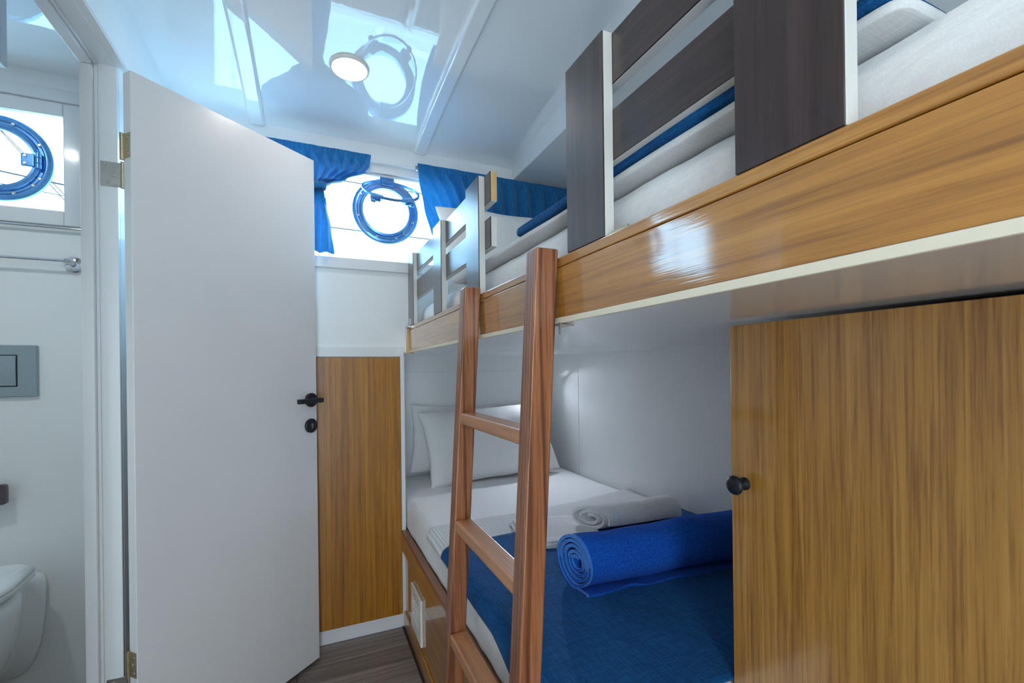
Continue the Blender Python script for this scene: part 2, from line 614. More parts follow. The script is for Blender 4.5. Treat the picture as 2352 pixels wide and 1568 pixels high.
# wall trims below the cabin window
struct(B('trim_1', M['trim'], (-0.44, 1.30, YB - 0.014, YB, 1.548, 1.594), None, 0.003), 'white sill board under the cabin window', 'trim')
struct(B('trim_2', M['trim'], (-0.44, 0.372, YB - 0.010, YB, 1.180, 1.222), None, 0.003), 'white moulding above the wood wall panel', 'trim')
struct(B('trim_3', M['trim'], (0.354, 0.372, YB - 0.016, YB, 0.0, 1.186), None, 0.003), 'white upright post between wood panel and bunks', 'trim')
struct(B('baseboard_back', M['trim'], (-0.44, 0.354, YB - 0.006, YB, 0.0, 0.060), None, 0.0015), 'white baseboard below the wood wall panel', 'baseboard')
wp = thing('wall_panel', (-0.04, YB, 0.06), 'tall orange-brown wood panel on the wall behind the door', 'panel')
B('veneer_board', M['teak_z'], (-0.44, 0.3535, YB - 0.012, YB, 0.060, 1.178), wp, 0.0015)

# doorway lining
fr = thing('trim_4', (-0.49, DY1, 0), 'white lining of the bathroom doorway', 'door frame', kind='structure')
B('jamb', M['trim'], (XP0 - 0.004, -0.467, 1.530, DY1, 0, DZ), fr, 0.002)
B('stop', M['trim'], (XP0 - 0.004, -0.513, 1.512, 1.530, 0, 1.925), fr, 0.002)
B('bead', M['trim'], (-0.513, -0.506, 1.524, 1.530, 0, 1.932), fr, 0.0015)
B('header', M['trim'], (XP0 - 0.004, XP1, DY0, 1.530, 1.940, DZ), fr, 0.002)
B('stop', M['trim'], (XP0 - 0.004, -0.513, DY0, 1.512, 1.925, 1.940), fr, 0.002)
B('bead', M['trim'], (-0.513, -0.506, DY0, 1.524, 1.934, 1.940), fr, 0.0015)
B('casing', M['trim'], (-0.466, XP1 + 0.006, DY0, 1.526, 1.936, 1.940), fr, 0.0015)
B('jamb', M['trim'], (XP0 - 0.004, XP1, DY0, DY0 + 0.015, 0, 1.940), fr, 0.002)

# ------------------------------------------------------------------ windows


def ring_bolt(parent, c, r, yy_):
    return MB().lathe([(0.0, -0.003), (r * 0.7, -0.003), (r, -0.0015), (r, 0.002)], (c[0], yy_, c[1]), 'y', 14).build('bolt', M['bolt'], parent, smooth=40)


def porthole(parent, cx, cz, yf):
    """ring mounted on the inside of the pane; yf = plane of the ring's front"""
    prof = [(0.140, 0.016), (0.140, 0.006), (0.134, 0.001), (0.124, 0.000), (0.119, 0.004), (0.112, 0.004), (0.108, -0.004), (0.102, -0.006), (0.098, -0.003), (0.098, 0.016)]
    ring = MB().lathe([(r, h) for r, h in prof], (cx, yf, cz), 'y', 64, closed=True).build('porthole_ring', M['porthole'], parent, smooth=35)
    return ring


# cabin window
win1 = thing('window_1', ((W1[0] + W1[1]) / 2, YB, W1[2]), 'wide cabin window with an open round porthole', 'window', kind='structure')
fm = MB()
for a, bb, c, d in ((W1[0], W1[0] + 0.012, W1[2], W1[3]), (W1[1] - 0.012, W1[1], W1[2], W1[3]), (W1[0], W1[1], W1[3] - 0.010, W1[3])):
    fm.box(a, bb, YB + 0.012, YB + 0.05, c, d)
fm.build('frame', M['trim'], win1, bevel=0.002)
P1 = (0.307, 1.818)
# pane with the round hole of the open porthole


def pane_with_hole(x0, x1, z0, z1, c, r, y, th):
    mb = MB()
    n = 48
    front, hole = [], []
    for k_ in range(n):
        a = 2 * PI * k_ / n
        ca, sa = math.cos(a), math.sin(a)
        tx = ((x1 - c[0]) if ca > 0 else (c[0] - x0)) / abs(ca) if abs(ca) > 1e-9 else 1e9
        tz = ((z1 - c[1]) if sa > 0 else (c[1] - z0)) / abs(sa) if abs(sa) > 1e-9 else 1e9
        t = min(tx, tz)
        front.append((c[0] + ca * t, c[1] + sa * t))
        hole.append((c[0] + ca * r, c[1] + sa * r))
    # exact corners
    for (qx, qz) in ((x0, z0), (x1, z0), (x1, z1), (x0, z1)):
        i = min(range(n), key=lambda q: (front[q][0] - qx) ** 2 + (front[q][1] - qz) ** 2)
        front[i] = (qx, qz)
    mb.loft([[(p[0], y, p[1]) for p in hole], [(p[0], y, p[1]) for p in front]], cap=False)
    return mb


pane = pane_with_hole(W1[0] + 0.01, W1[1] - 0.01, W1[2], W1[3] - 0.008, P1, 0.099, YB + 0.032, 0.0).build('pane', M['glass'], win1)
YF1 = YB + 0.012
ring1 = porthole(win1, P1[0], P1[1], YF1)
for ang in (195, 250, 290, 342, 150, 30):
    a = math.radians(ang)
    ring_bolt(ring1, (P1[0] + 0.1205 * math.cos(a), P1[1] + 0.1205 * math.sin(a)), 0.0052, YF1 + 0.001)
for ang in (221, 319):
    a = math.radians(ang)
    mb = MB()
    cx_, cz_ = P1[0] + 0.119 * math.cos(a), P1[1] + 0.119 * math.sin(a)
    mb.M = Matrix.Translation((cx_, YF1 - 0.002, cz_)) @ Matrix.Rotation(-(a + PI / 2), 4, 'Y')
    pts = []
    for s_, cxx in ((1, 0.016), (-1, -0.016)):
        for q in range(9):
            t = -PI / 2 + PI * q / 8
            pts.append((cxx + s_ * 0.0075 * math.cos(t), 0.0075 * math.sin(t) * s_))
    mb.loft([[(p[0], -0.003, p[1]) for p in pts], [(p[0], 0.004, p[1]) for p in pts]])
    kp = mb.build('latch_keeper', M['porthole'], ring1, bevel=0.001)
    mb = MB()
    mb.M = Matrix.Translation((cx_, YF1 - 0.0045, cz_)) @ Matrix.Rotation(-(a + PI / 2), 4, 'Y')
    inner = [(p[0] * 1.02, p[1] * 1.08) for p in pts]
    outl = [(p[0] + (0.0018 if p[0] > 0 else -0.0018), p[1] * 1.3) for p in pts]
    R_ = [[(p[0], 0, p[1]) for p in outl], [(p[0], -0.001, p[1]) for p in inner], [(p[0], 0.003, p[1]) for p in inner], [(p[0], 0.004, p[1]) for p in outl]]
    RV = [[mb.v(p) for p in r_] for r_ in R_]
    RV.append(RV[0])
    for a_, c_ in zip(RV, RV[1:]):
        for i in range(len(a_)):
            j = (i + 1) % len(a_)
            mb.bm.faces.new((a_[i], a_[j], c_[j], c_[i]))
    mb.build('keeper_rim', M['bolt'], ring1)
# open glass disc hinged at the top of the ring
TH = math.radians(38)
D = Matrix.Translation((P1[0] + 0.004, YF1 - 0.004, P1[1] + 0.128)) @ Matrix.Rotation(PI / 2 - TH + PI, 4, 'X')
# local: disc hangs along +z' away from the hinge, normal along y'
Dd = Matrix.Translation((P1[0] + 0.004, YF1 - 0.006, P1[1] + 0.128))
ct, st = math.cos(TH), math.sin(TH)
Rm = Matrix(((1, 0, 0, 0), (0, -ct, st, 0), (0, -st, -ct, 0), (0, 0, 0, 1)))  # local y: along the disc away from hinge; local z: its normal
Dd = Dd @ Rm
mb = MB()
mb.M = Dd
mb.lathe([(0.0, 0.0), (0.1125, 0.0)], (0, 0.126, 0), 'z', 48, cap=False)
disc = mb.build('glass_disc', M['disc_glass'], ring1, smooth=30)
mb = MB()
mb.M = Dd
mb.lathe([(0.1110, 0.0055), (0.1170, 0.004), (0.1170, -0.004), (0.1110, -0.0055)], (0, 0.126, 0), 'z', 48, closed=True)
mb.build('disc_rim', M['porthole'], ring1, smooth=35)
mb = MB()
mb.M = Dd
mb.box(-0.024, 0.024, -0.012, 0.028, -0.008, 0.010)
mb.box(-0.030, 0.030, -0.014, -0.002, -0.012, 0.004)
mb.build('hinge', M['porthole'], ring1, bevel=0.002)
for sx in (-1, 1):
    mb = MB()
    mb.M = Dd @ Matrix.Translation((sx * 0.062, 0.185, 0)) @ Matrix.Rotation(-sx * 0.55, 4, 'Z')
    mb.box(-0.022, 0.022, -0.016, 0.016, 0.004, 0.026)
    mb.box(-0.010, 0.010, 0.0, 0.036, 0.014, 0.028)
    mb.build('latch_knob', M['porthole'], ring1, bevel=0.004)

# bathroom window
win2 = thing('window_2', ((W2[0] + W2[1]) / 2, YB, W2[2]), 'bathroom window with a closed round porthole', 'window', kind='structure')
fw = 0.05
for nm, bx in (('frame_post', (W2[1], W2[1] + fw, YB - 0.010, YB, W2[2] - fw, W2[3] + 0.044)), ('frame_post', (W2[0] - fw, W2[0], YB - 0.010, YB, W2[2] - fw, W2[3] + 0.044)),
               ('frame_head', (W2[0], W2[1], YB - 0.010, YB, W2[3], W2[3] + 0.044)), ('frame_sill', (W2[0], W2[1], YB - 0.010, YB, W2[2] - fw, W2[2]))):
    B(nm, M['trim'], bx, win2, 0.003)
pane_with_hole(W2[0], W2[1], W2[2], W2[3], (-0.932, 1.834), 0.099, YB + 0.030, 0.0).build('pane', M['glass'], win2)
P2 = (-0.932, 1.834)
YF2 = YB + 0.010
ring2 = porthole(win2, P2[0], P2[1], YF2)
mb = MB()
mb.lathe([(0.0, 0.0), (0.099, 0.0)], (P2[0], YF2 + 0.006, P2[1]), 'y', 48, cap=False)
mb.build('glass_disc', M['disc_glass'], ring2)
MB().lathe([(0.099, 0.0), (0.099, -0.008), (0.092, -0.009), (0.090, 0.0)], (P2[0], YF2 + 0.004, P2[1]), 'y', 48, closed=True).build('disc_rim', M['porthole'], ring2, smooth=35)
for ang in (28, -28, 70, -70, -42, 110, -110):
    a = math.radians(ang)
    ring_bolt(ring2, (P2[0] + 0.1205 * math.cos(a), P2[1] + 0.1205 * math.sin(a)), 0.0052, YF2 + 0.001)
hg = MB()
hg.box(P2[0] + 0.062, P2[0] + 0.098, YF2 - 0.010, YF2 + 0.002, P2[1] - 0.022, P2[1] + 0.022)
hinge2 = hg.build('hinge_plate', M['porthole'], ring2, bevel=0.004)
mb = MB()
for za, zb in ((-0.026, -0.010), (-0.009, 0.009), (0.010, 0.026)):
    mb.lathe([(0.0085, za), (0.0085, zb)], (P2[0] + 0.107, YF2 - 0.008, P2[1]), 'z', 16)
mb.build('hinge_knuckle', M['porthole'], ring2, bevel=0.001)
for dz in (-0.012, 0.012):
    ring_bolt(ring2, (P2[0] + 0.075, P2[1] + dz), 0.005, YF2 - 0.010)
# strips above the bathroom window
struct(B('trim_5', M['trim'], (-1.69, XP0, YB - 0.008, YB, 2.040, 2.082), None, 0.003), 'white strip above the bathroom window', 'trim')

# ------------------------------------------------------------------ door
HX, HY = -0.427, 1.490
DANG = math.atan2(1.903 - HY, 0.018 - HX)
DWID = math.hypot(1.903 - HY, 0.018 - HX)
door = thing('door_1', (0, 0, 0), 'white flush cabin door standing open with black lever handle', 'door', kind='structure')
DM = Matrix.Translation((HX, HY, 0)) @ Matrix.Rotation(DANG, 4, 'Z')   # local x along door, local -y toward the camera (front face y=0), z up


def dbox(name, mat, bx, parent, bevel=0.002, seg=2):
    mb = MB()
    mb.M = DM
    mb.box(*bx)
    return mb.build(name, mat, parent, bevel, seg)


mb = MB(); mb.M = DM
mb.hexa([(0, 0, 0.018), (DWID, 0, 0.018), (DWID, 0.034, 0.018), (0, 0.034, 0.018), (0, 0, 1.919), (DWID, 0, 1.935), (DWID, 0.034, 1.935), (0, 0.034, 1.919)])
leaf = mb.build('door_leaf', M['door'], door, bevel=0.0025)
# lever set
S0 = DWID - 0.030
mb = MB(); mb.M = DM
mb.lathe([(0.0, 0.0), (0.0265, 0.0), (0.0265, -0.0075), (0.0245, -0.0095), (0.0, -0.0095)], (S0, 0, 1.013), 'y', 40, cap=False)
lv = mb.build('lever_handle', M['black'], door, smooth=35)
mb = MB(); mb.M = DM
mb.lathe([(0.0095, -0.008), (0.0095, -0.045)], (S0, 0, 1.013), 'y', 20)
mb.build('neck', M['black'], lv, smooth=40)
mb = MB(); mb.M = DM
mb.box(S0 - 0.098, S0 + 0.012, -0.056, -0.040, 1.013 - 0.0085, 1.013 + 0.0085)
mb.build('lever', M['black'], lv, bevel=0.0018)
mb = MB(); mb.M = DM
mb.lathe([(0.0, 0.0), (0.0265, 0.0), (0.0265, -0.0075), (0.0245, -0.0095), (0.0, -0.0095)], (S0 - 0.002, 0, 0.916), 'y', 40, cap=False)
ky = mb.build('key_rosette', M['black'], door, smooth=35)
mb = MB(); mb.M = DM
mb.lathe([(0.0, -0.0095), (0.0045, -0.0095), (0.0045, -0.0108), (0.0, -0.0108)], (S0 - 0.002, 0, 0.920), 'y', 16, cap=False)
mb.box(S0 - 0.0045, S0 + 0.0005, -0.0106, -0.009, 0.906, 0.918)
tag(mb.build('keyhole', M['brownframe'], ky), 'brown brass keyhole')
# lift-off hinges on the edge and the jamb


def hinge(zm, full=True):
    h = MB(); h.M = DM
    h.box(-0.0015, 0.0, 0.002, 0.031, zm + 0.004, zm + 0.070)
    hp = h.build('hinge', M['brass'], door, bevel=0.001)
    h = MB(); h.M = DM
    h.lathe([(0.0055, zm + 0.002), (0.0055, zm + 0.072)], (-0.003, 0.034, 0), 'z', 14)
    h.build('knuckle', M['brass'], hp, smooth=40)
    h = MB(); h.M = DM
    for dx, dz in ((0.011, 0.056), (0.017, 0.036), (0.011, 0.015)):
        h.lathe([(0.0, 0), (0.0035, 0), (0.0030, -0.0012), (0, -0.0014)], (-0.0015, dx, zm + dz), 'x', 10, cap=False)
    h.build('screw', M['steel'], hp)
    # jamb leaf
    hj = MB()
    hj.box(-0.503, -0.460, 1.5285, 1.530, zm - 0.068, zm - 0.002)
    jp = hj.build('jamb_plate', M['steel'], door, bevel=0.001)
    hj = MB()
    hj.lathe([(0.0055, zm - 0.070), (0.0055, zm)], (-0.455, 1.527, 0), 'z', 14)
    hj.build('knuckle', M['brass'], jp, smooth=40)
    for sx_, sz_ in ((-0.488, -0.014), (-0.474, -0.036), (-0.488, -0.056)):
        hj = MB()
        hj.lathe([(0.0, -0.0016), (0.0035, -0.0012), (0.004, 0.0)], (sx_, 1.5285, zm + sz_), 'y', 10, cap=False)
        hj.build('screw', M['steel'], jp)


hinge(1.686)
hinge(0.315)

# ------------------------------------------------------------------ upper bunk
ub = thing('upper_bunk', (XB, 0.8, ZU), 'upper bunk shelf with varnished oak front board', 'bunk bed')
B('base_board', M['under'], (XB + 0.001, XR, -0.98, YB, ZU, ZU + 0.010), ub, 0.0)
B('edge_strip', M['cream'], (XB - 0.001, XB + 0.004, -0.98, 1.995, ZU - 0.0005, ZU + 0.0095), ub, 0.001)
B('front_board', M['oak_y'], (XB, XB + 0.020, -0.98, 1.995, ZU + 0.010, 1.2955), ub, 0.0012)
B('top_moulding', M['oak_y'], (XB, XB + 0.022, -0.98, 1.995, 1.2967, 1.313), ub, 0.0025)
B('end_strip', M['rawwood'], (XB - 0.010, XB + 0.020, 1.995, YB - 0.001, ZU - 0.004, 1.303), ub, 0.0015)

# guard rails


def guard(label, posts, r0, r1, group='guard rails of the upper bunk'):
    g = thing('guard_rail', (XB, (r0 + r1) / 2, 1.313), label, 'guard rail', group)
    for (ya, yb) in posts:
        p = B('post', M['wenge'], (XB, XB + 0.0025, ya + 0.0008, yb - 0.0008, 1.3135, 1.6155), g, 0.0004, 1)
        B('white_core', M['white_edge'], (XB + 0.0022, XB + 0.018, ya, yb, 1.3135, 1.616), p, 0.0008, 1)
    for (za, zb) in ((1.428, 1.503), (1.541, 1.616)):
        r_ = B('rail', M['wenge_y'], (XB + 0.018, XB + 0.0205, r0, r1, za + 0.0006, zb - 0.0006), g, 0.0003, 1)
        B('white_core', M['white_edge'], (XB + 0.0203, XB + 0.036, r0, r1, za, zb), r_, 0.0006, 1)
    return g


g1 = guard('farther guard rail by the window with three posts', [(1.905, 2.010), (1.457, 1.560), (1.090, 1.193)], 1.052, 2.010)
g2 = guard('nearer dark wood guard rail on the upper bunk front', [(0.550, 0.655), (0.223, 0.327)], 0.17, 0.655)
B('rail_end', M['rawwood'], (XB + 0.020, XB + 0.036, 1.050, 1.0525, 1.543, 1.614), g1, 0.0004, 1)
# hinge plates
mb = MB()
mb.box(XB - 0.0015, XB, 1.955, 1.985, 1.315, 1.345)
mb.box(XB - 0.0125, XB - 0.010, 1.999, 2.012, 1.265, 1.312)
mb.box(XB - 0.012, XB, 1.960, 2.010, 1.306, 1.315)
mb.build('hinge_plate', M['steel'], g1, bevel=0.0006)
mb = MB()
mb.box(XB + 0.004, XB + 0.022, 0.512, 0.546, 1.3132, 1.3152)
mb.lathe([(0.004, 0.512), (0.004, 0.546)], (XB + 0.014, 0, 1.318), 'y', 10)
mb.build('hinge_plate', M['brass'], g2, bevel=0.0005)

# ------------------------------------------------------------------ soft things


def slab(name, mat, x0, x1, y0, y1, z0, z1, r, nx=44, ny=40, amp=0.004, parent=None, seed=0.0, sag=0.0, wr=0.0):
    """rounded, slightly wavy mattress-like block"""
    mb = MB()
    bm = mb.bm
    N3 = (nx, ny, 8)
    lo, hi = (x0, y0, z0), (x1, y1, z1)
    cache = {}
    def lat(q):
        if q not in cache:
            cache[q] = mb.v([lo[i] + (hi[i] - lo[i]) * q[i] / N3[i] for i in range(3)])
        return cache[q]
    for ax_ in range(3):
        b1, b2 = (ax_ + 1) % 3, (ax_ + 2) % 3
        for e_ in (0, N3[ax_]):
            for i in range(N3[b1]):
                for j in range(N3[b2]):
                    f_ = []
                    for di, dj in ((0, 0), (1, 0), (1, 1), (0, 1)):
                        q = [0, 0, 0]
                        q[ax_], q[b1], q[b2] = e_, i + di, j + dj
                        f_.append(lat(tuple(q)))
                    bm.faces.new(f_)
    cx_, cy_, cz_ = (x0 + x1) / 2, (y0 + y1) / 2, (z0 + z1) / 2
    hx, hy, hz = (x1 - x0) / 2, (y1 - y0) / 2, (z1 - z0) / 2
    for v_ in bm.verts:
        p = v_.co - Vector((cx_, cy_, cz_))
        q = Vector((max(-hx + r, min(hx - r, p.x)), max(-hy + r, min(hy - r, p.y)), max(-hz + r, min(hz - r, p.z))))
        d = p - q
        if d.length > 1e-9:
            mx = max(abs(d.x), abs(d.y), abs(d.z))
            p = q + d.normalized() * mx if mx > 0 else p
        nn = Vector((p.x / hx, p.y / hy, p.z / hz))
        w_ = nz(v_.co.x + seed, v_.co.y, v_.co.z, 5.0) * amp
        if wr:
            w_ += wr * nz(v_.co.y * 9 + seed, v_.co.z * 1.5, v_.co.x * 2, 4.0) * (1 if abs(nn.z) < 0.95 else 0.3)
        v_.co = Vector((cx_, cy_, cz_)) + p + (Vector((d.x, d.y, d.z)).normalized() if d.length > 1e-9 else Vector((0, 0, 0))) * w_
    return mb.build(name, mat, parent, smooth=180, subsurf=1)


def pillow(name, mat, W, H, Tk, Mx, label, seed=0.0, group=None, puff=0.55, wr=0.010):
    mb = MB()
    mb.M = Mx
    n = 26
    def pt(u, v, side):
        # u,v in -1..1
        ex = 1 - 0.055 * (1 - abs(v) ** 2.2)
        ez = 1 - 0.055 * (1 - abs(u) ** 2.2)
        x = W / 2 * u * ex
        z = H / 2 * v * ez
        t = max(0.0, (1 - abs(u) ** 2.6)) ** puff * max(0.0, (1 - abs(v) ** 2.6)) ** puff
        w_ = wr * (nz(x * 6 + seed, z * 6, side * 3.1, 1.0) + 0.7 * nz(x * 15 + seed, z * 11, side, 1.0))
        edge = 1 - max(abs(u), abs(v)) ** 8
        x += 0.006 * nz(u * 3 + seed, v * 3, 1.7) ; z += 0.008 * nz(u * 3 + seed + 5, v * 3, 4.7)
        return Vector((x, side * (Tk / 2 * t + w_ * edge), z))
    vf = {}
    for s in (-1, 1):
        for i in range(n + 1):
            for j in range(n + 1):
                u, v_ = math.sin((i / n - 0.5) * PI), math.sin((j / n - 0.5) * PI)
                u = 0.5 * u + 0.5 * (2 * i / n - 1)
                v_ = 0.5 * v_ + 0.5 * (2 * j / n - 1)
                b_ = i in (0, n) or j in (0, n)
                if b_ and s == 1:
                    vf[(s, i, j)] = vf[(-1, i, j)]
                else:
                    vf[(s, i, j)] = mb.v(pt(u, v_, s))
        for i in range(n):
            for j in range(n):
                mb.bm.faces.new((vf[(s, i, j)], vf[(s, i + 1, j)], vf[(s, i + 1, j + 1)], vf[(s, i, j + 1)]))
    o = mb.build(name, mat, None, smooth=180, subsurf=1)
    return tag(o, label, 'pillow', group)


# upper bedding
um = slab('mattress', M['sheet'], 0.434, 1.325, -0.9, 1.995, ZU + 0.011, 1.405, 0.06, wr=0.0035, ny=90, seed=3.0)
tag(um, 'white sheeted mattress on the upper bunk behind the guard rails', 'mattress', 'mattresses')
uf = slab('folded_sheet', M['greyfold'], 0.432, 1.32, 0.200, 1.46, 1.4045, 1.4185, 0.0068, amp=0.003, ny=60, seed=9.0)
tag(uf, 'pale grey folded sheet under the upper bunk blanket', 'sheet')
ubk = slab('blanket', M['navy'], 0.426, 1.32, 0.212, 0.935, 1.4175, 1.4395, 0.0095, amp=0.0035, ny=60, seed=14.0)
tag(ubk, 'dark navy blanket folded on the upper bunk mattress', 'blanket', 'navy bed covers')
lean = math.radians(24)
pillow('pillow', M['pillow'], 0.80, 0.52, 0.17, Matrix.Translation((0.835, -0.045, 1.487)) @ Matrix.Rotation(PI / 2, 4, 'X'), 'white pillow lying flat at the near end of the upper bunk', 17.0, 'white pillows')
pillow('pillow', M['pillow'], 0.74, 0.46, 0.17, Matrix.Translation((0.855, 1.805, 1.615)) @ Matrix.Rotation(-lean, 4, 'X'), 'white pillow on the upper bunk under the blue curtain', 2.0, 'white pillows')

# ------------------------------------------------------------------ lower bunk
XL = 0.366
lb = thing('lower_bunk', (XL, 1.3, 0), 'lower bunk base with brown-capped orange wood front', 'bunk bed')
B('front_panel', M['oak_y'], (XL, XL + 0.015, 0.5815, YB - 0.002, 0.004, 0.40), lb, 0.001)
B('fascia', M['oak_y'], (0.353, XL, 0.5815, YB - 0.002, 0.335, 0.410), lb, 0.002)
B('cap', M['worn'], (0.351, 0.377, 0.5815, YB - 0.002, 0.410, 0.4255), lb, 0.0035)
B('skirting', M['oak_y'], (0.358, XL, 0.5815, YB - 0.002, 0.006, 0.074), lb, 0.002)
B('dark_gap_strip', M['black_gap'], (0.352, 0.368, 0.5815, YB - 0.002, 0.0, 0.006), lb, 0.0)  # solid black strip standing in for the shade of the gap at the floor
B('corner_gap', M['black_gap'], (0.361, 0.3665, YB - 0.008, YB - 0.001, 0.06, 0.335), lb, 0.0)
B('platform', M['rawwood'], (XL + 0.015, XR - 0.002, 0.5815, YH - 0.002, 0.360, 0.398), lb, 0.001)
# ventilation grille
vg = thing('vent_grille', (XL, 1.749, 0.098), 'square white plastic vent grille low on the lower bunk front', 'vent')
mb = MB()
y0, y1, z0, z1 = 1.663, 1.835, 0.098, 0.270
for bx in ((y0, y0 + 0.030, z0, z1), (y1 - 0.030, y1, z0, z1), (y0 + 0.03, y1 - 0.03, z0, z0 + 0.04), (y0 + 0.03, y1 - 0.03, z1 - 0.04, z1)):
    mb.box(XL - 0.010, XL, *bx)
mb.build('frame', M['whiteplastic'], vg, bevel=0.002)
B('backing', M['black_gap'], (XL - 0.002, XL, y0 + 0.02, y1 - 0.02, z0 + 0.02, z1 - 0.02), vg, 0)
for q in range(4):
    mb = MB()
    zz = z0 + 0.048 + q * 0.024
    mb.hexa([(XL - 0.011, y0 + 0.03, zz), (XL - 0.002, y0 + 0.03, zz + 0.012), (XL - 0.002, y1 - 0.03, zz + 0.012), (XL - 0.011, y1 - 0.03, zz),
             (XL - 0.011, y0 + 0.03, zz + 0.004), (XL - 0.002, y0 + 0.03, zz + 0.016), (XL - 0.002, y1 - 0.03, zz + 0.016), (XL - 0.011, y1 - 0.03, zz + 0.004)])
    mb.build('louvre', M['whiteplastic'], vg)

lm = slab('mattress', M['sheet'], 0.379, XR - 0.004, 0.5815, YH - 0.010, 0.399, 0.553, 0.036, wr=0.0035, ny=90, seed=21.0)
tag(lm, 'white sheeted mattress of the lower bunk', 'mattress', 'mattresses')
pillow('pillow', M['pillow'], 0.66, 0.37, 0.10, Matrix.Translation((0.80, 2.418, 0.742)) @ Matrix.Rotation(math.radians(-6), 4, 'X') @ Matrix.Rotation(0.05, 4, 'Y'), 'rear white pillow half hidden on the lower bunk', 6.0, 'white pillows')
pillow('pillow', M['pillow'], 0.74, 0.41, 0.15, Matrix.Translation((0.875, 2.262, 0.738)) @ Matrix.Rotation(math.radians(-29), 4, 'X') @ Matrix.Rotation(-0.05, 4, 'Y'), 'front white pillow leaning at the lower bunk head', 11.0, 'white pillows')


def cover_path(s, xf, zt, hem, r=0.036):
    """profile across the bed: s in 0..1 from the hem on the front side, over the edge, to the hull wall"""
    r = min(r, max(0.012, zt - hem - 0.001))
    down = max(0.001, zt - r - hem)
    arc = r * PI / 2
    flat = (XR - 0.008) - (xf + r)
    L = down + arc + flat
    d = s * L
    if d < down:
        return xf, hem + d
    if d < down + arc:
        a = (d - down) / r
        return xf + r - r * math.cos(a), zt - r + r * math.sin(a)
    return xf + r + (d - down - arc), zt


def cover(name, mat, far_fn, near_fn, hem_fn, lift, label, cat, group=None, thick=0.003, seed=0.0, amp=0.003, nu=70, nv=60):
    mb = MB()
    def fn(u, v):
        # u: across, v: along the bed
        uu = u ** 1.25
        x_, z_ = cover_path(uu, 0.3740 - lift, 0.5555 + lift, 0.5)
        ya, yb = far_fn(x_), near_fn(x_)
        y = ya + (yb - ya) * v
        x_, z_ = cover_path(uu, 0.3740 - lift, 0.5555 + lift, hem_fn(y))
        w_ = amp * (nz(x_ * 4 + seed, y * 5, 0.3) + 0.5 * nz(x_ * 12, y * 9 + seed, 1.3))
        w_ = max(w_, -0.0008) if z_ > 0.55 else w_
        if z_ < 0.545:
            x_ -= abs(w_) * 1.6
        else:
            z_ += abs(w_)
        y += 0.004 * nz(x_ * 6, seed, v * 3)
        return (x_, y, z_)
    mb.grid(fn, nu, nv)
    o = mb.build(name, mat, None, smooth=180, solid=thick)
    return tag(o, label, cat, group)


cover('waffle_blanket', M['waffle'], lambda x: 1.585 + (x - 0.376) * 0.13 + 0.02 * math.sin(x * 5), lambda x: 1.30,
      lambda y: 0.520, 0.001, 'white waffle-weave blanket across the lower bunk mattress', 'blanket', None, 0.003, 31.0, 0.003)
cover('throw', M['navy'], lambda x: 1.392 + (x - 0.38) * 0.085, lambda x: 0.583,
      lambda y: 0.531 - max(0.0, 1.39 - y) * 0.014 - max(0.0, 0.96 - y) ** 1.2 * 0.42, 0.0065, 'navy blue woven throw covering the foot of the lower bunk', 'throw', 'navy bed covers', 0.004, 41.0, 0.0035)

# rolled towels


